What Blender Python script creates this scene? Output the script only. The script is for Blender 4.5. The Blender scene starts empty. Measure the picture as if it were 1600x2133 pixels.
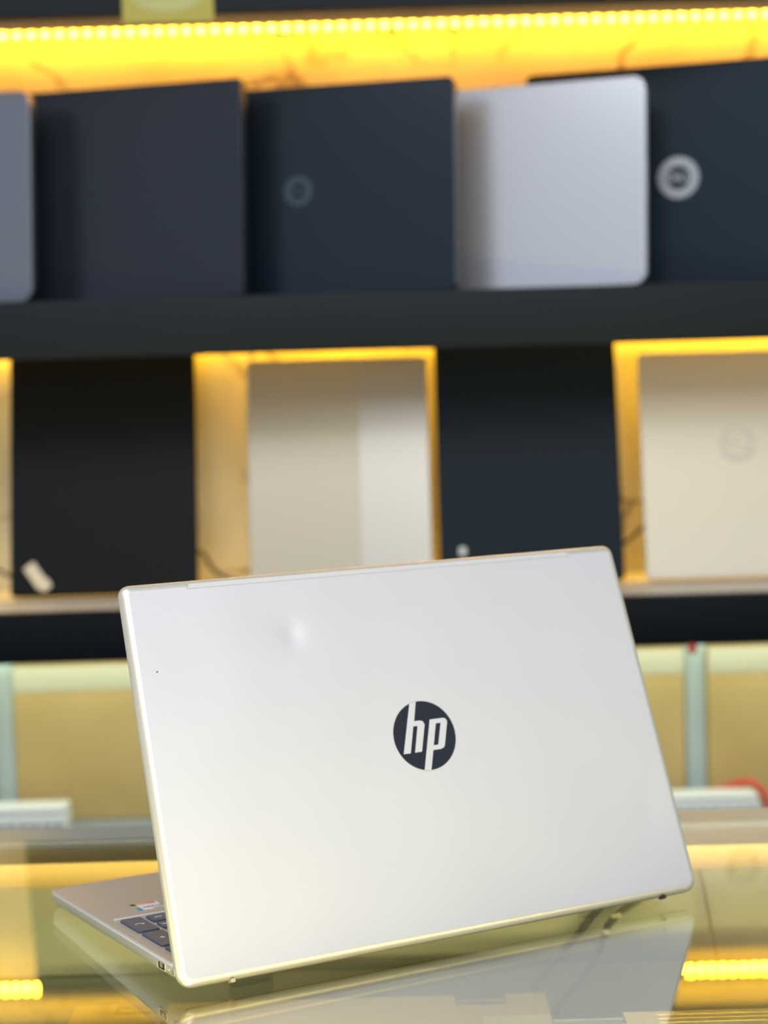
import bpy, math, random
from math import sin, cos, pi, sqrt, atan2
from mathutils import Matrix, Vector
random.seed(7)
sc = bpy.context.scene
COL = sc.collection

# ------------------------------------------------------------------ camera
F, H, PITCH, ROLL = 3936.7, .3482, .0758, .0283       # focal length in px of a 1600 wide frame, eye height over the glass
cam_d = bpy.data.cameras.new('camera'); cam = bpy.data.objects.new('camera', cam_d); COL.objects.link(cam); sc.camera = cam
fwd = Vector((0, cos(PITCH), -sin(PITCH))); up = Vector((0, sin(PITCH), cos(PITCH))); rt = Vector((1, 0, 0))
rc = rt * cos(ROLL) - up * sin(ROLL); uc = rt * sin(ROLL) + up * cos(ROLL)
M = Matrix((rc, uc, -fwd)).transposed().to_4x4(); M.translation = Vector((0, 0, H)); cam.matrix_world = M
cam_d.sensor_fit = 'HORIZONTAL'; cam_d.sensor_width = 36; cam_d.lens = F * 36 / 1600
cam_d.clip_start = .05; cam_d.clip_end = 50
cam_d.dof.use_dof = True; cam_d.dof.focus_distance = 1.085; cam_d.dof.aperture_fstop = 7.8


def at(px, py, Y):
    """the point of the room seen at pixel px, py at depth Y"""
    a = (px - 800) / F; b = (1066.5 - py) / F
    d = fwd + rc * a + uc * b
    t = Y / d.y
    return Vector((d.x * t, Y, H + d.z * t))

# ------------------------------------------------------------------ materials
def mat(name, col, rough=.5, metal=0., spec=.5, **kw):
    m = bpy.data.materials.new(name); m.use_nodes = True
    b = m.node_tree.nodes['Principled BSDF']
    b.inputs['Base Color'].default_value = (*col, 1); b.inputs['Roughness'].default_value = rough
    b.inputs['Metallic'].default_value = metal; b.inputs['Specular IOR Level'].default_value = spec
    for k, v in kw.items(): b.inputs[k.replace('_', ' ')].default_value = v
    return m

def nodes(m): return m.node_tree.nodes, m.node_tree.links, m.node_tree.nodes['Principled BSDF']

def noisy(m, c1, c2, scale=8, detail=4, stretch=(1, 1, 1)):
    n, l, b = nodes(m)
    tc = n.new('ShaderNodeTexCoord'); mp = n.new('ShaderNodeMapping'); mp.inputs['Scale'].default_value = stretch
    t = n.new('ShaderNodeTexNoise'); t.inputs['Scale'].default_value = scale; t.inputs['Detail'].default_value = detail
    r = n.new('ShaderNodeValToRGB'); r.color_ramp.elements[0].position = .35; r.color_ramp.elements[1].position = .65
    r.color_ramp.elements[0].color = (*c1, 1); r.color_ramp.elements[1].color = (*c2, 1)
    l.new(tc.outputs['Object'], mp.inputs[0]); l.new(mp.outputs[0], t.inputs['Vector']); l.new(t.outputs['Fac'], r.inputs[0]); l.new(r.outputs[0], b.inputs['Base Color'])
    return m

def grain(m, scale=900, amt=.00002, dist=1.0):
    n, l, b = nodes(m)
    tc = n.new('ShaderNodeTexCoord'); t = n.new('ShaderNodeTexNoise'); t.inputs['Scale'].default_value = scale
    bp = n.new('ShaderNodeBump'); bp.inputs['Distance'].default_value = amt; bp.inputs['Strength'].default_value = dist
    l.new(tc.outputs['Object'], t.inputs['Vector']); l.new(t.outputs['Fac'], bp.inputs['Height']); l.new(bp.outputs[0], b.inputs['Normal'])
    return m

def emit(name, col, s):
    m = bpy.data.materials.new(name); m.use_nodes = True
    n = m.node_tree.nodes; n.clear(); e = n.new('ShaderNodeEmission'); o = n.new('ShaderNodeOutputMaterial')
    e.inputs[0].default_value = (*col, 1); e.inputs[1].default_value = s; m.node_tree.links.new(e.outputs[0], o.inputs[0])
    return m

# anodised lid with its dent and the soft dish near the right hinge
def lid_material():
    m = mat('silver_anodised_lid', (.61, .615, .675), .42, .45)
    n, l, b = nodes(m)
    tc = n.new('ShaderNodeTexCoord')
    total = None
    def blob(cx, cz, rx, rz, depth, rot=0.):
        nonlocal total
        s = n.new('ShaderNodeVectorMath'); s.operation = 'SUBTRACT'; s.inputs[1].default_value = (cx, 0, cz)
        l.new(tc.outputs['Object'], s.inputs[0])
        mp = n.new('ShaderNodeMapping'); mp.vector_type = 'TEXTURE'; mp.inputs['Rotation'].default_value = (0, rot, 0); mp.inputs['Scale'].default_value = (rx, 1e3, rz)
        l.new(s.outputs[0], mp.inputs[0])
        ln = n.new('ShaderNodeVectorMath'); ln.operation = 'DOT_PRODUCT'; l.new(mp.outputs[0], ln.inputs[0]); l.new(mp.outputs[0], ln.inputs[1])
        ng = n.new('ShaderNodeMath'); ng.operation = 'MULTIPLY'; ng.inputs[1].default_value = -1; l.new(ln.outputs['Value'], ng.inputs[0])
        ex = n.new('ShaderNodeMath'); ex.operation = 'EXPONENT'; l.new(ng.outputs[0], ex.inputs[0])
        mu = n.new('ShaderNodeMath'); mu.operation = 'MULTIPLY'; mu.inputs[1].default_value = -depth; l.new(ex.outputs[0], mu.inputs[0])
        if total is None: total = mu
        else:
            ad = n.new('ShaderNodeMath'); ad.operation = 'ADD'; l.new(total.outputs[0], ad.inputs[0]); l.new(mu.outputs[0], ad.inputs[1]); total = ad
    blob(.1080, .1945, .0072, .0085, .0007)
    blob(.104, .196, .016, .014, .0003)
    blob(.336, .060, .010, .022, .0005, .35)
    blob(.318, .070, .03, .03, .0006)
    t = n.new('ShaderNodeTexNoise'); t.inputs['Scale'].default_value = 1100; t.inputs['Detail'].default_value = 1
    l.new(tc.outputs['Object'], t.inputs['Vector'])
    mu = n.new('ShaderNodeMath'); mu.operation = 'MULTIPLY'; mu.inputs[1].default_value = .000028; l.new(t.outputs['Fac'], mu.inputs[0])
    w = n.new('ShaderNodeTexNoise'); w.inputs['Scale'].default_value = 9; w.inputs['Detail'].default_value = 1
    l.new(tc.outputs['Object'], w.inputs['Vector'])
    mw = n.new('ShaderNodeMath'); mw.operation = 'MULTIPLY'; mw.inputs[1].default_value = .0022; l.new(w.outputs['Fac'], mw.inputs[0])
    for q in (mu, mw):
        ad = n.new('ShaderNodeMath'); ad.operation = 'ADD'; l.new(total.outputs[0], ad.inputs[0]); l.new(q.outputs[0], ad.inputs[1]); total = ad
    bp = n.new('ShaderNodeBump'); bp.inputs['Distance'].default_value = 1; bp.inputs['Strength'].default_value = 1
    l.new(total.outputs[0], bp.inputs['Height']); l.new(bp.outputs[0], b.inputs['Normal'])
    return m

def marble(name, cream, tint, vein, scale=5.):
    m = mat(name, cream, .28, 0)
    n, l, b = nodes(m)
    tc = n.new('ShaderNodeTexCoord')
    nz = n.new('ShaderNodeTexNoise'); nz.inputs['Scale'].default_value = scale; nz.inputs['Detail'].default_value = 6
    l.new(tc.outputs['Object'], nz.inputs['Vector'])
    mx = n.new('ShaderNodeMixRGB'); mx.inputs[0].default_value = .16; l.new(tc.outputs['Object'], mx.inputs[1]); l.new(nz.outputs['Color'], mx.inputs[2])
    vo = n.new('ShaderNodeTexVoronoi'); vo.feature = 'DISTANCE_TO_EDGE'; vo.inputs['Scale'].default_value = scale * 1.7; l.new(mx.outputs[0], vo.inputs['Vector'])
    r = n.new('ShaderNodeValToRGB'); e = r.color_ramp.elements
    e[0].position = 0; e[0].color = (1, 1, 1, 1); e[1].position = .035; e[1].color = (0, 0, 0, 1)
    l.new(vo.outputs['Distance'], r.inputs[0])
    n2 = n.new('ShaderNodeTexNoise'); n2.inputs['Scale'].default_value = scale * .9; l.new(tc.outputs['Object'], n2.inputs['Vector'])
    r2 = n.new('ShaderNodeValToRGB'); r2.color_ramp.elements[0].position = .48; r2.color_ramp.elements[1].position = .62; l.new(n2.outputs['Fac'], r2.inputs[0])
    mu = n.new('ShaderNodeMath'); mu.operation = 'MULTIPLY'; l.new(r.outputs[0], mu.inputs[0]); l.new(r2.outputs[0], mu.inputs[1])
    a = n.new('ShaderNodeMixRGB'); a.inputs[1].default_value = (*cream, 1); a.inputs[2].default_value = (*tint, 1)
    r3 = n.new('ShaderNodeValToRGB'); r3.color_ramp.elements[0].position = .4; r3.color_ramp.elements[1].position = .6; l.new(nz.outputs['Fac'], r3.inputs[0]); l.new(r3.outputs[0], a.inputs[0])
    c = n.new('ShaderNodeMixRGB'); c.inputs[2].default_value = (*vein, 1); l.new(a.outputs[0], c.inputs[1]); l.new(mu.outputs[0], c.inputs[0]); l.new(c.outputs[0], b.inputs['Base Color'])
    return m

def glass_material():
    m = bpy.data.materials.new('counter_glass'); m.use_nodes = True
    n, l = m.node_tree.nodes, m.node_tree.links; n.clear()
    o = n.new('ShaderNodeOutputMaterial'); mx = n.new('ShaderNodeMixShader'); tr = n.new('ShaderNodeBsdfTransparent'); gl = n.new('ShaderNodeBsdfGlossy'); fr = n.new('ShaderNodeFresnel')
    tr.inputs[0].default_value = (.93, .96, .90, 1); gl.inputs['Roughness'].default_value = .0; gl.inputs['Color'].default_value = (1, 1, 1, 1); fr.inputs['IOR'].default_value = GLASS_IOR
    ge = n.new('ShaderNodeNewGeometry'); io = n.new('ShaderNodeMapRange'); io.inputs[3].default_value = GLASS_IOR; io.inputs[4].default_value = 1 / GLASS_IOR
    l.new(ge.outputs['Backfacing'], io.inputs[0]); l.new(io.outputs[0], fr.inputs['IOR'])     # thin sheet: same mirror strength from both faces
    l.new(fr.outputs[0], mx.inputs[0]); l.new(tr.outputs[0], mx.inputs[1]); l.new(gl.outputs[0], mx.inputs[2]); l.new(mx.outputs[0], o.inputs[0])
    return m
GLASS_IOR = 3.2

MAT = dict(
    lid=lid_material(),
    silver=grain(mat('silver_deck', (.46, .45, .44), .42, .35)),
    silver_side=mat('silver_side', (.62, .61, .60), .38, .5),
    strip=mat('antenna_plastic', (.56, .56, .60), .45, .3),
    key=mat('slate_key', (.062, .092, .145), .5),
    legend=mat('white_legend', (.75, .78, .82), .6),
    logo=mat('black_mirror_logo', (.012, .016, .028), .12, .2, .6),
    screen=mat('screen_glass', (.01, .01, .012), .15),
    rubber=mat('black_rubber', (.02, .02, .02), .8),
    dark=mat('port_dark', (.015, .012, .01), .5),
    portgold=mat('port_contact', (.75, .6, .3), .3, .8),
    fascia=noisy(mat('charcoal_laminate', (.02, .024, .028), .5, 0, .2), (.005, .010, .014), (.009, .012, .014), 3, 3),
    fascia_low=mat('black_laminate', (.002, .004, .007), .5, 0, .15),
    board=mat('white_board', (.62, .61, .55), .45),
    marble=marble('cream_marble', (.76, .70, .48), (.62, .55, .34), (.16, .10, .04)),
    mint=mat('mint_paint', (.50, .62, .60), .6),
    carton=noisy(mat('kraft_carton', (.5, .36, .16), .75), (.50, .35, .12), (.58, .42, .17), 5, 3),
    tape=mat('carton_tape', (.62, .60, .42), .4),
    white=mat('white_plastic', (.72, .74, .68), .4),
    socket=mat('socket_grey', (.32, .35, .33), .6),
    red=mat('red_plastic', (.62, .06, .03), .4),
    cable=mat('black_cable', (.02, .022, .026), .5),
    brown_cable=mat('brown_cable', (.12, .09, .05), .5),
    tie=mat('clear_tie', (.45, .44, .28), .4),
    gold=mat('gold_rail', (.60, .42, .14), .4, .4),
    steel=mat('blue_grey_rail', (.28, .34, .36), .4, .2),
    olive=noisy(mat('olive_panel', (.30, .28, .13), .6), (.31, .325, .25), (.345, .36, .28), 3, 2),
    cabinet=mat('cabinet_board', (.30, .27, .2), .6),
    floor=noisy(mat('floor_tile', (.5, .5, .48), .3), (.45, .45, .43), (.55, .55, .53), 2, 2),
    yellow=mat('yellow_card', (.38, .33, .03), .45),
    yellow_pale=mat('pale_yellow_print', (.43, .42, .15), .45),
    paper=mat('paper_tag', (.80, .70, .48), .7),
    glass=glass_material(),
)
LEDC = (1., .55, .010)
MAT['led'] = emit('yellow_led', (1., .44, .008), 190)
MAT['led_hidden'] = emit('yellow_led_tape', LEDC, 330)
MAT['case_led'] = emit('case_led', (1, .78, .30), 16)
MAT['ceiling'] = emit('ceiling_panel', (.93, .96, 1), 9)

# ------------------------------------------------------------------ mesh helpers
def mesh_obj(name, vs, fs, m, parent=None, smooth=None, loc=None, rot=None):
    me = bpy.data.meshes.new(name); me.from_pydata([tuple(v) for v in vs], [], fs); me.validate()
    me.materials.append(m)
    if smooth is True:
        for p in me.polygons: p.use_smooth = True
    elif smooth:
        for i in smooth:
            if i < len(me.polygons): me.polygons[i].use_smooth = True
    o = bpy.data.objects.new(name, me); COL.objects.link(o)
    if parent: o.parent = parent
    if loc is not None: o.location = loc
    if rot is not None: o.rotation_euler = rot
    return o

def empty(name, label, cat, loc=(0, 0, 0), rot=(0, 0, 0), group=None):
    o = bpy.data.objects.new(name, None); COL.objects.link(o); o.location = loc; o.rotation_euler = rot
    o.empty_display_size = .02
    return tag(o, label, cat, group)

def tag(o, label=None, cat=None, group=None, kind=None):
    if label: o['label'] = label
    if cat: o['category'] = cat
    if group: o['group'] = group
    if kind: o['kind'] = kind
    return o

def rpoly(corners, radii, inset=0., n=6):
    """rounded polygon outline (counter-clockwise corners), moved inwards by inset"""
    k = len(corners); P = [Vector(c) for c in corners]
    if not hasattr(radii, '__len__'): radii = [radii] * k
    lines = []
    for i in range(k):
        a, b = P[i], P[(i + 1) % k]; d = (b - a).normalized(); nn = Vector((-d.y, d.x))
        lines.append((a + nn * inset, d))
    Q = []
    for i in range(k):
        p, d = lines[i - 1]; q, e = lines[i]
        cr = d.x * e.y - d.y * e.x
        t = ((q.x - p.x) * e.y - (q.y - p.y) * e.x) / cr
        Q.append(p + d * t)
    out = []
    for i in range(k):
        r = max(radii[i] - inset, 1e-5)
        d1 = lines[i - 1][1]; d2 = lines[i][1]
        ang = math.acos(max(-1, min(1, d1.dot(d2)))); t = r * math.tan(ang / 2)
        c = Q[i] - d1 * t + Vector((-d1.y, d1.x)) * r
        a0 = atan2(-(-d1.x), -d1.y) if False else atan2(*(Vector((d1.y, -d1.x)).yx))
        for j in range(n + 1):
            a = a0 + ang * j / n
            out.append(c + Vector((cos(a), sin(a))) * r)
    return out

def loft(levels, f, closed_caps=True):
    """levels: outlines of equal length with a height; f maps (x, y, h) to a point"""
    vs = []; fs = []; n = len(levels[0][0])
    for out, h in levels: vs += [f(p.x, p.y, h) for p in out]
    for i in range(len(levels) - 1):
        for j in range(n):
            a = i * n + j; b = i * n + (j + 1) % n
            fs.append((a, b, b + n, a + n))
    sm = list(range(len(fs)))
    if closed_caps:
        fs.append(tuple(range(n))[::-1]); fs.append(tuple(range((len(levels) - 1) * n, len(levels) * n)))
    return vs, fs, sm

XYZ = lambda x, y, h: (x, y, h)
def XZY(x, y, h): return (x, -h, y)          # outline upright, height towards the viewer

def slab(name, x0, x1, y0, y1, h0, h1, r, bev, m, parent=None, f=XYZ, n=5, **kw):
    c = [(x0, y0), (x1, y0), (x1, y1), (x0, y1)]
    lv = []
    if bev > 0:
        for j in range(4): a = pi / 2 * j / 3; lv.append((rpoly(c, r, bev * (1 - sin(a)), n), h0 + bev * (1 - cos(a))))
        for j in range(4): a = pi / 2 * j / 3; lv.append((rpoly(c, r, bev * (1 - cos(a)), n), h1 - bev * (1 - sin(a))))
    else: lv = [(rpoly(c, r, 0, n), h0), (rpoly(c, r, 0, n), h1)]
    vs, fs, sm = loft(lv, f)
    return mesh_obj(name, vs, fs, m, parent, sm, **kw)

def box(name, a, b, m, parent=None, bev=.0008, **kw):
    return slab(name, a[0], b[0], a[1], b[1], a[2], b[2], max(bev, .0003), bev, m, parent, n=2, **kw)

def tube(name, pts, r, m, parent=None, seg=10, res=6):
    P = [Vector(p) for p in pts]; Q = []
    for i in range(len(P) - 1):
        p0 = P[max(i - 1, 0)]; p1 = P[i]; p2 = P[i + 1]; p3 = P[min(i + 2, len(P) - 1)]
        for j in range(res):
            t = j / res
            Q.append(.5 * ((2 * p1) + (p2 - p0) * t + (2 * p0 - 5 * p1 + 4 * p2 - p3) * t * t + (-p0 + 3 * p1 - 3 * p2 + p3) * t ** 3))
    Q.append(P[-1]); vs = []; fs = []
    nrm = None
    for i, q in enumerate(Q):
        d = (Q[min(i + 1, len(Q) - 1)] - Q[max(i - 1, 0)]).normalized()
        if nrm is None: nrm = d.orthogonal().normalized()
        nrm = (nrm - d * nrm.dot(d)).normalized(); bi = d.cross(nrm)
        vs += [q + (nrm * cos(2 * pi * k / seg) + bi * sin(2 * pi * k / seg)) * r for k in range(seg)]
    for i in range(len(Q) - 1):
        for k in range(seg):
            a = i * seg + k; b = i * seg + (k + 1) % seg; fs.append((a, b, b + seg, a + seg))
    fs.append(tuple(range(seg))[::-1]); fs.append(tuple(range(len(vs) - seg, len(vs))))
    return mesh_obj(name, vs, fs, m, parent, True)

def lathe(name, prof, m, parent=None, seg=24, f=XYZ, c=(0, 0), **kw):
    vs = []; fs = []
    for r, h in prof: vs += [f(c[0] + r * cos(2 * pi * k / seg), c[1] + r * sin(2 * pi * k / seg), h) for k in range(seg)]
    for i in range(len(prof) - 1):
        for k in range(seg):
            a = i * seg + k; b = i * seg + (k + 1) % seg; fs.append((a, b, b + seg, a + seg))
    fs.append(tuple(range(seg))[::-1]); fs.append(tuple(range(len(vs) - seg, len(vs))))
    return mesh_obj(name, vs, fs, m, parent, list(range(len(fs) - 2)), **kw)

def text_verts(s, size, depth, bold=0.):
    cu = bpy.data.curves.new('t', 'FONT'); cu.body = s; cu.size = size; cu.extrude = depth / 2; cu.align_x = 'CENTER'; cu.align_y = 'CENTER'; cu.resolution_u = 3; cu.offset = bold
    o = bpy.data.objects.new('t', cu); COL.objects.link(o)
    dg = bpy.context.evaluated_depsgraph_get(); dg.update()
    me = o.evaluated_get(dg).to_mesh()
    vs = [v.co.copy() for v in me.vertices]; fs = [tuple(p.vertices) for p in me.polygons]
    o.evaluated_get(dg).to_mesh_clear(); bpy.data.objects.remove(o); bpy.data.curves.remove(cu)
    return vs, fs

def join(parts):
    V = []; Fc = []
    for vs, fs in parts:
        k = len(V); V += list(vs); Fc += [tuple(i + k for i in q) for q in fs]
    return V, Fc

def prism(poly, h0, h1, f):
    """flat polygon extruded; poly counter-clockwise list of (x, y)"""
    n = len(poly)
    vs = [f(x, y, h0) for x, y in poly] + [f(x, y, h1) for x, y in poly]
    fs = [(j, (j + 1) % n, (j + 1) % n + n, j + n) for j in range(n)] + [tuple(range(n))[::-1], tuple(range(n, 2 * n))]
    return vs, fs

# hp roundel, traced in millimetres about its centre
HP_C = (184.2, 122.4); HP_R = 21.6
HP_H = [(178.04, 143.35), (182.65, 144.09), (178.78, 131.99), (182.6, 131.95), (184.1, 131.6), (185.1, 130.5), (185.46, 128.92), (179.83, 112.7), (175.01, 112.65), (180.45, 128.8), (177.4, 128.8), (171.9, 112.62), (167.05, 112.62)]
HP_P = [(189.74, 131.77), (198.4, 131.82), (200.2, 131.5), (201.3, 130.5), (201.5, 128.94), (196.6, 114.87), (195.6, 113.5), (193.41, 112.76), (187.9, 112.69), (183.67, 100.65), (179.1, 101.23)]
HP_HOLE = [(193.43, 128.9), (196.87, 128.97), (192.14, 115.68), (188.82, 115.61)]
def hp_emblem(name, parent, m_disc, m_letter, f, cx, cy, d=1., h0=0., th=.0003):
    R = HP_R / 1000 * d
    disc = lathe(name, [(R - .00005, h0), (R, h0 + th * .6), (R - .0002, h0 + th)], m_disc, parent, 64, f, (cx, cy))
    def tr(p): return [(cx + (x - HP_C[0]) * d / 1000, cy + (y - HP_C[1]) * d / 1000) for x, y in p][::-1]
    a = prism(tr(HP_H), h0 + th, h0 + th + .00025, f)
    # the p is a ring round its counter plus the tail: outline stitched to the hole
    o = tr(HP_P); hq = tr(HP_HOLE)
    def near(q): return min(range(len(o)), key=lambda i: (o[i][0] - q[0]) ** 2 + (o[i][1] - q[1]) ** 2)
    vs = []; n = len(o); k = len(hq)
    for h in (h0 + th, h0 + th + .00025): vs += [f(x, y, h) for x, y in o] + [f(x, y, h) for x, y in hq]
    N = n + k; idx = [near(q) for q in hq]; fs = []
    for lay, flip in ((0, True), (N, False)):
        for i in range(k):
            a0, a1 = idx[i], idx[(i + 1) % k]; ring = [a0]; j = a0
            while j != a1: j = (j + 1) % n; ring.append(j)
            q = [r + lay for r in ring] + [n + (i + 1) % k + lay, n + i + lay]
            fs.append(tuple(q[::-1] if flip else q))
    for j in range(n): fs.append((j, (j + 1) % n, (j + 1) % n + N, j + N))
    for j in range(k): fs.append((n + j, n + j + N, n + (j + 1) % k + N, n + (j + 1) % k))
    V, Fc = join([a, (vs, fs)])
    mesh_obj('letters', V, Fc, m_letter, disc)
    return disc

# ------------------------------------------------------------------ room
WALL_Y = 2.285
def struct(name, a, b, m, parent=None):
    o = box(name, a, b, m, parent, bev=.001); o['kind'] = 'structure'; return o
struct('wall_back', (-1.6, WALL_Y, -.95), (1.6, WALL_Y + .1, 2.0), MAT['marble'])
struct('floor', (-2.2, -2.0, -1.0), (2.2, WALL_Y, -.95), MAT['floor'])
struct('trim_1', (-1.3, WALL_Y - .006, -.90), (1.3, WALL_Y, .06), MAT['mint'])

# ------------------------------------------------------------------ shelves
FY = 2.043
def wall_shelf(label, z0, z1, thick, body, top, lip_top=0.0, undermat=None):
    t = empty('wall_shelf', label, 'shelf', (0, FY, z0))
    box('front_board', (-1.2, 0, 0), (1.2, .018, z1 - z0 - lip_top), body, t)
    box('shelf_board', (-1.2, .018 if not lip_top else -.0005, z1 - z0 - thick), (1.2, WALL_Y - FY - .002, z1 - z0), top, t)
    return t
top_shelf = wall_shelf('charcoal shelf across the very top, with yellow glowing light strip beneath it', .7301, .8026, .018, MAT['fascia'], MAT['fascia'])
box('marble_lining', (-1.2, .019, .0725 - .0215), (1.2, WALL_Y - FY - .002, .0725 - .0183), MAT['marble'], top_shelf)
mid_shelf = wall_shelf('thick charcoal wall shelf carrying the row of overlapping laptops', .3684, .4307, .016, MAT['fascia'], MAT['fascia'])
box('marble_lining', (-1.2, .019, .0623 - .0195), (1.2, WALL_Y - FY - .002, .0623 - .0163), MAT['marble'], mid_shelf)
low = wall_shelf('black fronted wall shelf with pale top carrying the upright laptops', .0379, .0929, .012, MAT['fascia_low'], MAT['board'])
# pale top runs to the front edge
LOWZ = -.167
t = empty('wall_shelf', 'pale low shelf behind the glass counter carrying cartons and power strips', 'shelf', (0, 2.085, LOWZ))
box('shelf_board', (-1.2, .0, -.02), (1.2, WALL_Y - .006 - 2.085, 0), MAT['steel'], t)
box('bracket', (-.9, .02, -.12), (-.88, WALL_Y - .006 - 2.085, -.021), MAT['steel'], t)
box('bracket', (.88, .02, -.12), (.90, WALL_Y - .006 - 2.085, -.021), MAT['steel'], t)

# LED strip under the top shelf: every diode a part
def wall_strip(label, z, x0, n, m, step=.01667, off=.0005, ang=35):
    """diode tape on a slim rail along the wall, the diodes facing out and down"""
    st_ = empty('led_strip', label, 'light strip', (0, WALL_Y - off, z), (math.radians(ang), 0, 0))
    box('rail', (x0 - .02, -.006, -.005), (x0 + n * step + .01, -.0035 + off * .9, .005), MAT['board'], st_, .0002)
    first = None
    for i in range(n):
        if first is None:
            first = box('led', (-.0026, -.0095, -.0026), (.0026, -.0060, .0026), m, st_, .0006); first.location = (x0, 0, 0)
        else:
            c = first.copy(); COL.objects.link(c); c.parent = st_; c.location = (x0 + i * step, 0, 0)
    return st_
wall_strip('row of glowing yellow diodes on the marble wall under the topmost shelf', .7565, -.55, 66, MAT['led'], off=.018, ang=52)
wall_strip('yellow light strip on the wall behind the middle shelf front', .4035, -.60, 94, MAT['led_hidden'], .0130)

# yellow card hanging on the top shelf
a = at(255, 48, FY - .004); b = at(446, 48, FY - .004); W_ = b.x - a.x
card = empty('label_card', 'yellow card with an oval print stuck on the topmost shelf front', 'label', (a.x, FY, a.z), (0, 0, 0))
slab('card', 0, W_, 0, .052, 0, .0022, .003, .0004, MAT['yellow'], card, XZY)
cx, cy, rx, ry = W_ / 2, .030, W_ * .41, .019
ring = [(cx + rx * cos(k * pi / 24), cy + ry * sin(k * pi / 24)) for k in range(48)]
vs, fs = prism(ring, .0022, .0026, XZY); mesh_obj('oval_print', vs, fs, MAT['yellow_pale'], card)
V = []
for k in range(7):
    xx = cx - rx * .72 + k * rx * .24
    V.append(prism([(xx - .0035, cy - .008), (xx - .0005, cy - .008), (xx + .004, cy + .008), (xx + .001, cy + .008)], .0026, .0028, XZY))
vs, fs = join(V); mesh_obj('script_print', vs, fs, MAT['yellow'], card)

# ------------------------------------------------------------------ laptops on the shelves
def dell_logo(parent, m, x, z, R, yoff=0., lettered=True):
    """round badge: broad ring with four capitals across the hole"""
    n = 40; vs = []; fs = []
    ri = R * .56
    for (r, h) in ((R, 0), (R, .0006), (ri, .0006), (ri, 0)):
        vs += [XZY(x + r * cos(2 * pi * k / n), z + r * sin(2 * pi * k / n), h + yoff) for k in range(n)]
    for i in range(4):
        for k in range(n):
            a = i * n + k; b = i * n + (k + 1) % n; c = ((i + 1) % 4) * n
            fs.append((a, b, c + (k + 1) % n, c + k))
    lg = mesh_obj('badge', vs, fs, m, parent)
    if lettered:
        tv, tf = text_verts('DELL', R * .5, .0004, R * .012)
        mesh_obj('letters', [XZY(x + v.x, z + v.y * 1.15, v.z + .0002 + yoff) for v in tv], tf, m, lg)
    return lg

def closed_laptop(label, xyz, Wd, Hd, T, yaw, lean, m_lid, m_base, r=.008, group=None, origin='right'):
    """shut laptop standing on its edge; the lid faces the viewer (-Y), origin at its lower right or left front corner"""
    loc = Vector(xyz); loc.z += T * sin(lean) + .0004
    o = empty('laptop', label, 'laptop', loc, (-lean, 0, -yaw), group)
    o.rotation_mode = 'XYZ'
    x0, x1 = (-Wd, 0) if origin == 'right' else (0, Wd)
    lt = T * .36
    slab('lid', x0, x1, 0, Hd, -lt, 0, r, .0012, m_lid, o, XZY)
    slab('base', x0 + .001, x1 - .001, .001, Hd - .001, -T, -lt - .0006, r, .003, m_base, o, XZY)
    zz = .006
    slab('hinge', x0 + Wd * .12, x1 - Wd * .12, -.0012 + .0015, .006, -lt - .0012, -lt + .0004, .0004, 0, MAT['rubber'], o, XZY, n=1)
    o['w'] = Wd; del o['w']
    return o

def met(name, c, rough=.4, metal=.4, spec=.5): return grain(mat(name, c, rough, metal, spec), 700, .00002)
M_grey = met('grey_lid', (.20, .215, .26), .25, .5)
M_black1 = met('dark_grey_lid', (.022, .028, .042), .24, .3, .5)
M_black2 = met('blue_black_lid', (.010, .020, .032), .22, .3, .5)
M_silver = met('silver_lid', (.70, .71, .76), .22, .7)
M_navy = met('navy_lid', (.008, .019, .032), .42, .1, .15)
M_rim = mat('pale_rim', (.72, .70, .62), .4)
M_darkbase = mat('dark_base', (.012, .014, .018), .5)
M_pitch = met('pitch_black_lid', (.007, .0085, .009), .5, 0, .12)
M_tan = met('champagne_lid', (.48, .43, .33), .38, .35)
M_tan_refl = met('champagne_reflection', (.50, .47, .41), .34, .5)  # paler copy of the lid colour, for the painted reflection
M_slate = met('slate_lid', (.007, .015, .023), .45, .0, .12)
M_beige = met('cream_gold_lid', (.66, .60, .47), .42, .3)
M_gloss = mat('glossy_black_badge', (.006, .008, .010), .08, 0, .8)
M_badge = mat('bright_badge', (.32, .34, .38), .3, .3)
M_beigelogo = mat('bronze_badge', (.36, .31, .24), .3, .5)

M_gloss2 = mat('glinting_badge', (.10, .13, .15), .18, .9)
R1 = 'overlapping laptops on the middle shelf'
def row1(label, xr, ytop, YR, Wd, T, yaw, m1, m2, r, dx=0):
    lean = .06
    p = at(xr, 380, YR)
    # height so that the upper right corner meets its place
    ztop = at(xr, ytop, YR).z
    Hd = (ztop - .4307) / cos(lean)
    return closed_laptop(label, (p.x, YR, .4307), Wd, Hd, T, yaw, lean, m1, m2, r), Hd
l, h = row1('grey rounded laptop at the left end of the middle shelf', 56, 186, 2.085, .345, .019, .30, M_grey, M_darkbase, .014)
l, h = row1('dark grey square-cornered laptop with dark round badge, right of the grey laptop', 499, 160, 2.085, .362, .021, .29, M_black1, M_darkbase, .003)
dell_logo(l, mat('dim_badge', (.05, .06, .07), .3, .8), -.362 / 2, h / 2, .0145, 0)
l, h = row1('blue-black laptop with glinting round badge, left of the silver laptop', 945, 156, 2.085, .360, .021, .28, M_black2, M_darkbase, .008)
dell_logo(l, M_gloss2, -.362 / 2, h / 2, .0170, 0)
l, h = row1('silver laptop with rounded corners and pale rim on the middle shelf', 1342, 155, 2.085, .340, .017, .36, M_silver, M_rim, .014)
l, h = row1('navy laptop with bright ring badge at right end of the middle shelf', 1762, 104, 2.080, .360, .021, .33, M_navy, M_darkbase, .008)
c_ = at(1433, 362, 2.15)
dell_logo(l, M_badge, -.184, .1205, .0235, 0)

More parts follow.
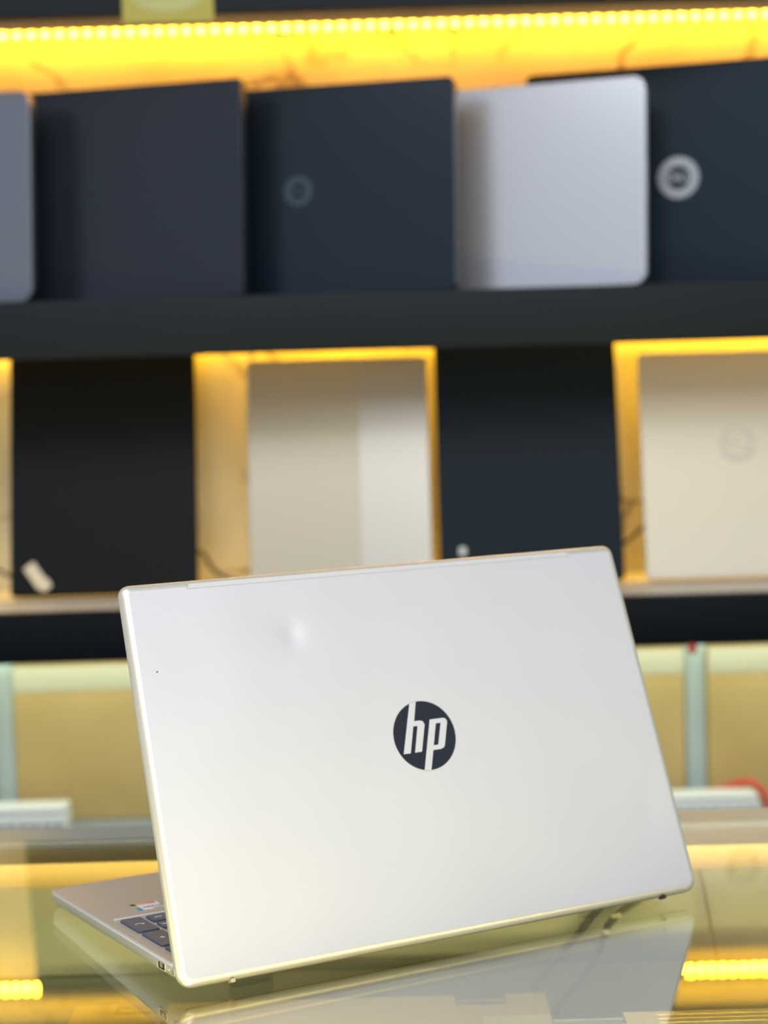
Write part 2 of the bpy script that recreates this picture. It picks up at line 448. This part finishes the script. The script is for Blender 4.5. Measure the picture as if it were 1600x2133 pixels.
R2 = 'upright laptops on the lower shelf'
Y2 = 2.166
def row2(label, xl, xr, m1, m2, lean=.21, Hd=.300, T=.017, r=.006, yc=1000):
    a = at(xl, yc, Y2 + .03); b = at(xr, yc, Y2 + .03)
    return closed_laptop(label, (a.x, Y2, .0929), b.x - a.x, Hd, T, 0, lean, m1, m2, r, None, 'left'), b.x - a.x
l, w = row2('black laptop standing on end with a small paper tag at its lower left', 22, 410, M_pitch, M_darkbase)
# paper tag taped to the black laptop
q = at(78, 1203, Y2 + .004)
tg = empty('paper_tag', 'small crumpled cream paper tag on the black upright laptop', 'tag', (q.x, Y2 - .0012 + .004, q.z), (-.21, -.62, 0))
slab('card', -.0075, .0075, -.013, .018, 0, .0008, .002, .0001, MAT['paper'], tg, XZY)
slab('fold', -.0045, .0095, -.019, -.006, .0009, .0018, .003, .0001, MAT['paper'], tg, XZY)
l, w = row2('champagne laptop standing on end between the black and slate laptops', 517, 896, M_tan, M_rim, Hd=.271)
slab('lid_reflection', w * .615, w - .0008, .0006, .2704, 0, .0004, .005, .0001, M_tan_refl, l, XZY)['label'] = 'painted reflection down the right side'  # paler sheet on the lid stands in for a reflection
l, w = row2('slate black laptop standing on end between the champagne and cream laptops', 912, 1292, M_slate, M_darkbase, Hd=.284)
slab('tag', .022, .030, .034, .044, 0, .0008, .003, .0001, MAT['white'], l, XZY)['label'] = 'small pale tag near the bottom'
l, w = row2('cream gold laptop standing on end at the right with a bronze round badge', 1337, 1740, M_beige, M_rim, Hd=.267)
q = at(1535, 931, Y2 + .035)
def rot90(x, y, h, c=(w / 2, (q.z - .0929) / cos(.21))):
    return (c[0] - y, -h, c[1] + x)
hp_emblem('badge', l, M_beigelogo, M_beige, rot90, 0, 0, .98, 0, .0003)

# power leads behind the upright laptops
z0 = .0929 + .003
def P(px, py, Y): return at(px, py, Y)
tag(tube('power_cable', [P(-60, 1160, 2.235), P(2, 1190, 2.23), P(40, 1200, 2.235), P(230, 1195, 2.238), P(400, 1150, 2.24), P(432, 1168, 2.24), P(455, 1195, 2.235), P(520, 1215, 2.235), P(640, 1222, 2.235)], .0024, MAT['cable']), 'black cable looping behind the black and champagne upright laptops', 'cable')
tag(tube('power_cable', [P(1240, 1180, 2.235), P(1290, 1140, 2.238), P(1318, 1118, 2.24), P(1345, 1095, 2.24), P(1420, 1080, 2.24)], .0024, MAT['cable']), 'black cable crossing the gap between the slate and cream upright laptops', 'cable')

# ------------------------------------------------------------------ below the shelves: cartons, power strips, red cable
def carton(label, xl, xr, h=.182, Y=2.165, dep=.10):
    Y = 2.172; a = at(xl, 1550, Y).x; b = at(xr, 1550, Y).x
    o = empty('carton', label, 'box', ((a + b) / 2, Y, LOWZ + .0005))
    w = (b - a) / 2
    box('body', (-w, 0, 0), (w, dep, h), MAT['carton'], o, .0015)
    box('tape', (-w + .0004, -.0006, h - .030), (w - .0004, .0002, h - .001), MAT['tape'], o, .0001)
    return o
for n_, (xl, xr) in enumerate(((-12, 30), (1431, 1474))):
    a_ = at(xl, 1550, 2.18).x; b_ = at(xr, 1550, 2.18).x
    box('added_slat', (a_, .100, .001), (b_, .118, .0379 - LOWZ - .001), MAT['mint'], t)  # added mint slat fills the gap, where the recessed wall fell dark
carton('tan carton behind the counter at the left, beside a mint gap', 32, 640)
carton('tan carton behind the counter, just left of the red cable', 800, 1428)
carton('tan carton at the right end behind the red cable', 1477, 1990)
carton('tan carton behind the counter at the far left edge of the shelf', -560, -14)

def power_strip(label, xl, xr, ytop, n, Y=2.10):
    a = at(xl, 1700, Y).x; b = at(xr, 1700, Y).x
    zt_ = at((max(xl, 0) + min(xr, 1600)) / 2, ytop, Y).z
    h = zt_ - LOWZ
    o = empty('power_strip', label, 'power strip', (a, Y, LOWZ + .0005))
    slab('body', 0, b - a, 0, .040, 0, h * .72, .004, .003, MAT['white'], o)
    slab('lid', .001, b - a - .001, .001, .039, h * .72, h, .004, .003, MAT['white'], o)
    pitch = (b - a - .006) / n
    for i in range(n):
        x = .004 + i * pitch
        s = slab('socket', x + .001, x + pitch - .003, .001, h * .40, 0, .0008, .0015, 0, MAT['socket'], o, XZY, n=2)
        slab('switch', x + pitch * .3, x + pitch * .6, .003, h * .30, .0008, .0020, .001, 0, MAT['white'], s, XZY, n=2)
    return o
power_strip('white power strip on the low shelf at the left, in front of a carton', -70, 139, 1684, 4)
power_strip('white power strip on the low shelf at the right, near the red cable', 1398, 1584, 1658, 7)
tag(tube('red_cable', [P(1474, 1648, 2.155), P(1500, 1645, 2.15), P(1530, 1634, 2.14), P(1562, 1628, 2.13), P(1590, 1650, 2.125), P(1606, 1690, 2.12), P(1640, 1704, 2.12), P(1720, 1702, 2.12)], .0040, MAT['red']), 'red cable curving over the white power strip at the right', 'cable')
q = at(1440, 1352, FY - .001)
pin = empty('push_pin', 'tiny red pin at the lower edge of the black shelf front', 'pin', (q.x, FY - .0005, q.z + .0015))
lathe('head', [(.002, .003), (.0052, .004), (.0056, .008), (.003, .0105)], MAT['red'], pin, 20, XZY)
lathe('shaft', [(.0016, 0), (.0016, .003)], MAT['red'], pin, 12, XZY)

# ------------------------------------------------------------------ glass display counter
GB = 1.407; GF = .70; CX0, CX1 = -.95, .95
ctr = empty('display_counter', 'glass topped display counter with gold rail that the open laptop stands on', 'counter', (0, 1.05, -.95))
Z = .95
def cbox(name, a, b, m, bev=.0008): return box(name, (a[0], a[1] - 1.05, a[2] + Z), (b[0], b[1] - 1.05, b[2] + Z), m, ctr, bev)
cbox('glass_top', (CX0, GF, -.0035), (CX1, GB, 0), MAT['glass'], .0004)['label'] = 'clear reflecting glass sheet'
cbox('back_rail', (CX0, 1.353, -.022), (CX1, 1.402, -.004), MAT['gold'])['label'] = 'gold metal rail'
cbox('front_rail', (CX0, GF, -.022), (CX1, GF + .03, -.004), MAT['gold'])['label'] = 'gold metal rail'
cbox('rear_ledge', (CX0, 1.409, -.040), (CX1, 1.470, -.006), MAT['steel'])
cbox('back_panel', (CX0, 1.395, -.30), (.30, 1.401, -.0225), MAT['olive'])
cbox('back_panel', (.295, 1.388, -.30), (CX1, 1.394, -.0225), MAT['olive'])
cbox('side_panel', (CX0, GF, -.30), (CX0 + .01, 1.387, -.0225), MAT['olive'])
cbox('side_panel', (CX1 - .01, GF, -.30), (CX1, 1.387, -.0225), MAT['olive'])
cbox('front_glass', (CX0 + .011, GF + .004, -.30), (CX1 - .011, GF + .010, -.0225), MAT['glass'], .0005)
SH = -.100
cbox('inner_shelf', (CX0 + .011, .80, SH - .010), (CX1 - .011, 1.387, SH), MAT['olive'])
cbox('cabinet', (CX0, GF, -.9495), (CX1, 1.401, -.301), MAT['cabinet'])
cbox('light_tube', (-.7, GF + .012, -.031), (.7, GF + .024, -.0225), MAT['case_led'], .0005)['label'] = 'warm glowing light tube'

# closed laptops inside the case, lids seen through the glass; local x along width, y away from the viewer
M_gold = met('rose_gold_lid', (.72, .55, .30), .3, .5)
M_case2 = met('pale_champagne_lid', (.74, .71, .60), .35, .4)
def case_laptop(label, xl, xr, yl, Y, z0, T, dep, m, caps, capw, vents=False, hm=None):
    a = at(xl, yl, Y).x; b = at(xr, yl, Y).x; w = b - a
    o = empty('laptop', label, 'laptop', (a, Y, z0 + .0004))
    slab('base', .0015, w - .0015, -dep, -.004, .002, T * .60, .009, .002, m, o)
    # lid with notches where the hinge covers sit
    pts = [(0, -dep), (w, -dep), (w, 0)]
    for c in sorted(caps, reverse=True):
        pts += [(c + capw / 2, 0), (c + capw / 2, -.021), (c - capw / 2, -.021), (c - capw / 2, 0)]
    pts += [(0, 0)]
    # outer corners rounded
    pts[0:1] = [(.0, -dep + .008), (.002, -dep + .002), (.008, -dep)][::1]
    V = prism(pts, T * .62, T - .0008, XYZ)
    pin_ = [(x + (.0008 if x < .001 else -.0008 if x > w - .001 else 0), y + (-.0008 if abs(y) < .0001 else .0008 if abs(y + dep) < .0001 else 0)) for x, y in pts]
    V2 = prism(pin_, T - .0008, T, XYZ)
    vs, fs = join([V, V2]); mesh_obj('lid', vs, fs, m, o)
    slab('rear_edge', .004, w - .004, -.0035, .0015, .003, T * .58, .001, .0008, hm or m, o)
    for c in caps:
        slab('hinge_recess', c - capw / 2, c + capw / 2, -.0212, -.001, T * .60, T * .66, .0005, 0, MAT['dark'], o, n=1)
        # half round hinge cover
        prof = []
        for k in range(13):
            an = pi * k / 12; prof.append((-.0100 + .0092 * cos(an), T * .40 + T * .56 * sin(an)))
        n = len(prof)
        vs = [(c - capw / 2 + .0012, y, z) for y, z in prof] + [(c + capw / 2 - .0012, y, z) for y, z in prof]
        fs = [(j, j + 1, j + 1 + n, j + n) for j in range(n - 1)] + [(n - 1, 0, n, 2 * n - 1), tuple(range(n)), tuple(range(n, 2 * n))[::-1]]
        mesh_obj('hinge_cover', vs, fs, hm, o, list(range(n - 1)))
    if vents:
        for k in range(3):
            slab('vent_slot', capw + caps[0] - capw / 2 + .02, w - .03, -.008 - k * .007, -.004 - k * .007, T, T + .0004, .0015, 0, MAT['portgold'], o, n=3)
    return o
case_laptop('gold laptop lying shut under the glass at the left with two hinge covers', 157, 1136, 2070, 1.262, SH, .020, .22, M_gold, [.0465, .2760], .0345, False, mat('hinge_gold', (.74, .54, .24), .3, .4))
rz = box('display_riser', (.06 + .02, .93, SH + .0004), (.50, 1.18, SH + .0204), MAT['white'], None, .001)
tag(rz, 'low white riser beneath the pale laptop inside the glass case', 'riser')
case_laptop('pale champagne laptop lying shut under the glass at the lower right, partly cut off', 1008, 2130, 2120, 1.168, SH + .0208, .017, .24, M_case2, [.0650, .2790], .046, True, mat('hinge_pale', (.80, .78, .70), .3, .3))

# cables inside the case
tag(tube('black_cable', [P(1330, 1850, 1.385), P(1275, 1872, 1.385), P(1240, 1900, 1.383), P(1205, 1945, 1.38), P(1172, 1982, 1.360), P(1150, 2010, 1.33), P(1112, 2055, 1.28)], .0026, MAT['cable']), 'left of two black cables under the glass below the laptop', 'cable')
cb = tag(tube('black_cable', [P(1380, 1850, 1.38), P(1325, 1878, 1.38), P(1283, 1908, 1.378), P(1262, 1938, 1.375), P(1245, 1985, 1.355), P(1205, 2045, 1.31), P(1155, 2110, 1.25)], .0026, MAT['cable']), 'right of two black cables under the glass, with a clear plastic tie', 'cable')
q = P(1284, 1905, 1.376)
box('tie', (q.x - .004, q.y - .0025, q.z - .002), (q.x + .004, q.y + .001, q.z + .0015), MAT['tie'], cb, .0005)
q = P(1262, 1940, 1.373)
box('tie', (q.x - .0025, q.y - .0025, q.z - .0015), (q.x + .0025, q.y + .001, q.z + .0015), MAT['tie'], cb, .0004)
tag(tube('brown_cable', [P(1440, 1770, 1.386), P(1462, 1830, 1.385), P(1480, 1920, 1.383), P(1498, 2010, 1.375), P(1510, 2080, 1.35)], .0013, MAT['brown_cable']), 'thin brown cable hanging inside the case near its right side', 'cable')

# ------------------------------------------------------------------ the open silver laptop
PSI, LEAN = .4928, .3686
lap = empty('open_laptop', 'open silver laptop seen from behind with dented lid and dark round badge', 'laptop', (-.1203, 1.025, 0), (0, 0, PSI))
W, D = .360, .231
TILT = math.atan(.0087 / .231)
# body shell as the real base part, tilted like the deck; local z = 0 is the deck
c = [(0, .0062), (W, .0062), (W, D), (0, D)]
rr = [.010, .010, .010, .010]
lv = []
for ins, h in ((.018, -.0108), (.010, -.0106), (.0048, -.0097), (.0020, -.0082), (.0009, -.0066), (.0001, -.0016), (.0001, -.0010), (.0003, -.0005), (.0009, 0)):
    lv.append((rpoly(c, rr, ins, 8), h))
vs, fs, sm = loft(lv, XYZ)
base = mesh_obj('base', vs, fs, MAT['silver_side'], lap, sm); base.location = (0, 0, .0195); base.rotation_euler = (-TILT, 0, 0)
slab('deck_plate', .0013, W - .0013, .0075, D - .0013, -.0001, .00015, .009, 0, MAT['silver'], base, n=8)
# rim highlight strip: polished chamfer
vs, fs, sm = loft([(rpoly(c, rr, -.0001, 8), -.0013), (rpoly(c, rr, .0001, 8), -.0006), (rpoly(c, rr, .0013, 8), .00022)], XYZ, False)
mesh_obj('polished_rim', vs, fs, mat('polished_edge', (.85, .85, .86), .25, .6), base, True)
# keyboard well
KU0, KU1, KV0, KV1 = .0065, W - .0065, .012, .1225
slab('keyboard_well', KU0, KU1, KV0, KV1, .0001, .0004, .003, 0, MAT['silver'], base, n=3)
vs, fs = prism([(KU0, KV1), (KU1, KV1), (KU1, KV1 + .0028), (KU0 + .001, KV1 + .0028)], .0002, .0009, XYZ)
mesh_obj('well_edge', vs, fs, mat('well_bright', (.82, .86, .90), .35, .2), base)
def key(u0, u1, v0, v1, legend=None, ls=.0045):
    u0 += .0; vs = []
    cc = [(u0, v0), (u1, v0), (u1, v1), (u0, v1)]
    lv = [(rpoly(cc, .0016, 0, 3), .0004), (rpoly(cc, .0016, .0001, 3), .0013), (rpoly(cc, .0016, .0005, 3), .0017)]
    vs, fs, sm = loft(lv, XYZ)
    k = mesh_obj('key', vs, fs, MAT['key'], base, sm)
    if legend:
        tv, tf = text_verts(legend, ls, .0001)
        mx, my = (u0 + u1) / 2, (v0 + v1) / 2
        mesh_obj('legend', [(mx - v.x, my - v.y, .00176 + v.z) for v in tv], tf, MAT['legend'], k)
    return k
rows = [(.1035, .1185), (.0850, .1002), (.0665, .0815), (.0480, .0630), (.0295, .0445), (.0160, .0262)]
cols = [(.0085 + i * .0167, .0223 + i * .0167) for i in range(4)]
# numeric pad: column 0 is the user's far right
ek = key(*cols[0], rows[1][0], rows[0][1])
key(*cols[0], rows[3][0], rows[2][1], '+', .008)
key(*cols[0], *rows[4], '-', .008)
key(*cols[1], *rows[0], '. del', .0042); key(cols[2][0], cols[3][1], *rows[0], '0 ins', .0042)
for r_, names in ((1, ('3 pg dn', '2', '1')), (2, ('6', '5', '4')), (3, ('9', '8', '7')), (4, ('*', '/', 'num'))):
    for ci, s in zip((1, 2, 3), names): key(*cols[ci], *rows[r_], s, .0042)
for ci in range(4): key(*cols[ci], *rows[5])
# enter arrow
av = []
arc = [(.0150 + .0024 * cos(t), .1010 + .0016 * sin(t)) for t in [pi * k / 8 for k in range(9)]]
for i in range(8):
    (x0_, y0_), (x1_, y1_) = arc[i], arc[i + 1]
    d_ = Vector((x1_ - x0_, y1_ - y0_)).normalized(); nn = Vector((-d_.y, d_.x)) * .0003
    av.append(prism([(x0_ - nn.x, y0_ - nn.y), (x1_ - nn.x, y1_ - nn.y), (x1_ + nn.x, y1_ + nn.y), (x0_ + nn.x, y0_ + nn.y)], .00171, .0018, XYZ))
av.append(prism([(.0166, .1010), (.0174, .0996), (.0184, .1012)], .00171, .0018, XYZ))
vs, fs = join(av); mesh_obj('legend', vs, fs, MAT['legend'], ek)
# main block
U0, U1 = .0775, W - .0085
pitch = (U1 - U0) / 15
layouts = [[1, 1, 1, 1, 1, 5, 1, 1, 1, 2], [2.5] + [1] * 10 + [2.5], [2] + [1] * 11 + [2], [1.3] + [1] * 12 + [1.7], [1.8] + [1] * 13 + [.2 * 0 + 0.2], [1.071428] * 14]
for r_, lay in enumerate(layouts):
    x = U0
    if r_ == 4: lay = [2] + [1] * 13
    for wd in lay:
        key(x + .0001, x + wd * pitch - .0025, *rows[r_]); x += wd * pitch
# touchpad
slab('touchpad', .140, .255, .134, .214, .0001, .0004, .003, 0, mat('touchpad_grey', (.55, .53, .51), .3, .5), base, n=4)
# sticker with its colour blocks; printing faces the user, so upside down from here
st = slab('sticker', .0285, .0463, .1370, .1553, .0001, .00025, .0004, 0, mat('white_label', (.82, .85, .88), .3), base, n=1)
def patch(par, name, u0, u1, v0, v1, col, h=.00026):
    vs, fs = prism([(u0, v0), (u1, v0), (u1, v1), (u0, v1)], h, h + .00004, XYZ)
    return mesh_obj(name, vs, fs, mat(name + '_ink', col, .35), par)
patch(st, 'black_block', .0285, .0318, .1502, .1553, (.02, .02, .025))
pb = patch(st, 'colour_band', .0285, .0318, .1370, .1502, (.02, .2, .6))
n, l_, b = nodes(pb.data.materials[0]); tc = n.new('ShaderNodeTexCoord'); sx = n.new('ShaderNodeSeparateXYZ'); mr = n.new('ShaderNodeMapRange'); cr = n.new('ShaderNodeValToRGB')
mr.inputs[1].default_value = .137; mr.inputs[2].default_value = .1502
cr.color_ramp.elements[0].color = (.0, .10, .50, 1); cr.color_ramp.elements[1].color = (.35, .65, .12, 1); e_ = cr.color_ramp.elements.new(.5); e_.color = (.02, .40, .50, 1)
l_.new(tc.outputs['Object'], sx.inputs[0]); l_.new(sx.outputs[1], mr.inputs[0]); l_.new(mr.outputs[0], cr.inputs[0]); l_.new(cr.outputs[0], b.inputs['Base Color'])
pb = patch(st, 'red_strip', .0318, .0450, .1510, .1553, (.8, .1, .05))
n, l_, b = nodes(pb.data.materials[0]); tc = n.new('ShaderNodeTexCoord'); sx = n.new('ShaderNodeSeparateXYZ'); mr = n.new('ShaderNodeMapRange'); cr = n.new('ShaderNodeValToRGB')
mr.inputs[1].default_value = .0318; mr.inputs[2].default_value = .045
cr.color_ramp.elements[0].color = (.85, .45, .10, 1); cr.color_ramp.elements[1].color = (.70, .03, .06, 1); e_ = cr.color_ramp.elements.new(.4); e_.color = (.85, .12, .06, 1)
l_.new(tc.outputs['Object'], sx.inputs[0]); l_.new(sx.outputs[0], mr.inputs[0]); l_.new(mr.outputs[0], cr.inputs[0]); l_.new(cr.outputs[0], b.inputs['Base Color'])
ink = mat('dark_ink', (.04, .04, .05), .5)
def deck_text(par, s, size, u_, v_, m, name='print', bold=0):
    tv, tf = text_verts(s, size, .00003, bold)
    mesh_obj(name, [(u_ - v.x, v_ - v.y, .00031 + v.z) for v in tv], tf, m, par)
deck_text(st, 'AMD', .0030, .0420, .1388, ink, bold=.00008)
deck_text(st, 'RYZEN', .0040, .0400, .1440, ink, bold=.00010)
deck_text(st, 'RADEON', .0026, .0385, .1532, MAT['legend'])
s2 = slab('navy_sticker', .0520, .0720, .1380, .1556, .0001, .00025, .0004, 0, mat('navy_label', (.01, .015, .12), .3), base, n=1)
s2['label'] = 'navy blue sticker'
deck_text(s2, '7', .0040, .0550, .1535, MAT['legend'])
# ports on the left side (image side), set into the shell
def side_part(name, v0, v1, z0_, z1_, out, m, par, r=.0004):
    cc = [(v0, z0_), (v1, z0_), (v1, z1_), (v0, z1_)]
    f = lambda x, y, h: (-h, x, y)
    a_ = rpoly(cc, r, 0, 4)[::-1]
    vs, fs, sm = loft([(a_, -.0004), (a_, out)], f)
    return mesh_obj(name, vs, fs, m, par)
pt = side_part('usb_port', .0225, .0355, -.0068, -.0018, .00005, mat('port_lip', (.85, .78, .6), .3, .6), base)
pt['label'] = 'socket with bright metal lip'
side_part('port_opening', .0232, .0325, -.0062, -.0024, .00012, MAT['dark'], pt)
side_part('contact', .0262, .0300, -.0052, -.0026, .00018, MAT['portgold'], pt)
jk = side_part('power_jack', .0082, .0125, -.0064, -.0020, .0001, mat('jack_ring', (.75, .7, .55), .25, .7), base, .0020)
side_part('jack_opening', .0090, .0117, -.0056, -.0028, .00018, mat('jack_inside', (.25, .22, .16), .5), jk, .0013)
side_part('charge_light', .0160, .0170, -.0047, -.0037, .0001, MAT['white'], base, .0004)
# rubber feet
box('rubber_foot', (.03, .204, -.0112), (.33, .212, -.0100), MAT['rubber'], base, .0004)
for x in (.045, .290): box('rubber_foot', (x, .030, -.0180), (x + .025, .038, -.0100), MAT['rubber'], base, .0004)

# lid: outline in its own plane, x along the width, z up the lid, -y is the outer face
lid_c = [(-.0002, 0), (.3602, 0), (.3556, .2340), (.0044, .2340)]
lr = [.0095, .0095, .0068, .0068]
T = .0066; B = .0048
lv = [(rpoly(lid_c, lr, .0010, 8), -T), (rpoly(lid_c, lr, .0002, 8), -T + .0006), (rpoly(lid_c, lr, 0, 8), -T + .0012)]
for j in range(7):
    a_ = pi / 2 * j / 6; lv.append((rpoly(lid_c, lr, B * (1 - cos(a_)), 8), -B + B * sin(a_)))
vs, fs, sm = loft(lv, XZY)
lid = mesh_obj('lid', vs, fs, MAT['lid'], lap, sm); lid.location = (0, 0, .0078); lid.rotation_euler = (-LEAN, 0, 0)
lid.data.materials.append(mat('polished_lid_edge', (.82, .77, .66), .34, .85))
for i_ in sm: lid.data.polygons[i_].material_index = 1
# groove of the antenna window and its plate
ac = [(.0467, .23000), (.3180, .22860), (.3188, .23125), (.0471, .23270)]
ac = [(.0465, .2282), (.3182, .2282), (.3186, .2312), (.0469, .2312)]
vs, fs, sm = loft([(rpoly(ac, .0014, 0, 4), -.0001), (rpoly(ac, .0014, .0001, 4), .00006)], XZY)
g = mesh_obj('antenna_strip', vs, fs, MAT['strip'], lid, None); g['label'] = 'smooth pale plastic strip'
n_ = 0
V = []
for (x0_, z0_, x1_, z1_) in ((.0465, .2280, .3182, .2283), (.0469, .2311, .3186, .2314), (.0463, .2282, .0466, .2312), (.3183, .2282, .3187, .2312)):
    V.append(prism([(x0_, z0_), (x1_, z0_), (x1_, z1_), (x0_, z1_)], .00004, .00010, XZY))
vs, fs = join(V); mesh_obj('seam', vs, fs, mat('seam_grey', (.36, .36, .38), .6), g)
hp_emblem('badge', lid, MAT['logo'], MAT['lid'], XZY, .1842, .1224, 1., 0, .0003)
# screen on the user's side
slab('screen', .006, .354, .012, .228, -T - .0006, -T + .0001, .003, 0, MAT['screen'], lid, XZY, n=3)
slab('bezel_bar', .0055, .3545, .001, .0115, -T - .0008, -T + .0001, .001, 0, MAT['rubber'], lid, XZY, n=2)
# nubs on the lower edge that lift the base
for x in (.0322, .3320):
    slab('rubber_nub', x - .0014, x + .0014, -.0013, .0010, -T + .0008, -.0004, .0008, .0003, mat('nub', (.45, .40, .25), .5) if x < .1 else MAT['rubber'], lid, XZY, n=3)
# screw speck and marks
for x, z_ in ((.0185, .1800),):
    lathe('speck', [(.0005, 0), (.0004, .0001)], MAT['dark'], lid, 10, XZY, (x, z_))
# hinge barrel joining the two
prof = [(.0035, 0), (.0035, .300)]
hb = lathe('hinge', prof, MAT['rubber'], lap, 16, lambda x, y, h: (.03 + h, x, y)); hb.location = (0, .0085, .0165)

# ------------------------------------------------------------------ lights
def area(name, loc, target, size, power, col, sy=None):
    ld = bpy.data.lights.new(name, 'AREA'); ld.energy = power; ld.color = col; ld.size = size
    if sy: ld.shape = 'RECTANGLE'; ld.size_y = sy
    o = bpy.data.objects.new(name, ld); COL.objects.link(o); o.location = loc
    o.rotation_euler = (Vector(target) - Vector(loc)).to_track_quat('-Z', 'Y').to_euler(); return o
area('ceiling_light', (-.5, .15, 1.75), (0, 1.1, .0), 1.1, 22, (.92, .94, 1), .7)
area('ceiling_light', (.7, -.9, 1.75), (0, 1.6, .3), 1.2, 18, (.95, .97, 1), 1.)
area('case_fill', (0, GF + .05, -.030), (0, 1.39, -.03), 1.6, 6, (1, .82, .40), .012)  # added fill beside the light tube, brightens the case back panel
area('case_fill', (0, GF + .045, -.028), (0, 1.16, -.24), 1.6, 8, (1, .84, .44), .02)  # added fill tipped down to light the shut laptops
area('case_fill', (0, .80, -.088), (0, .93, .10), 1.5, 1.4, (1, .70, .16), .03)  # added unseen uplight that yellows the lid's lower edge
area('front_fill', (.2, -2.0, .55), (0, 1.2, .1), 2.6, 10, (1, .97, .93), 1.1)  # added unseen soft fill behind the camera, lifts the lid's dark bevel line
area('shelf_lamp', (0, 2.09, .078), (0, 2.2, -.15), 1.8, 2.0, (.92, 1, .80), .015)
w = bpy.data.worlds.new('world'); sc.world = w; w.use_nodes = True
bg = w.node_tree.nodes['Background']; bg.inputs[0].default_value = (.80, .88, 1, 1); bg.inputs[1].default_value = .55

# ------------------------------------------------------------------ view
vs_ = sc.view_settings; sc.display_settings.display_device = 'sRGB'
vs_.view_transform = 'Standard'; vs_.look = 'None'; vs_.gamma = 1; vs_.exposure = 0; vs_.use_curve_mapping = False
sc.cycles.max_bounces = 8; sc.cycles.transparent_max_bounces = 12; sc.cycles.caustics_reflective = False; sc.cycles.sample_clamp_indirect = 4
sc.cycles.use_denoising = True
bpy.context.view_layer.update()
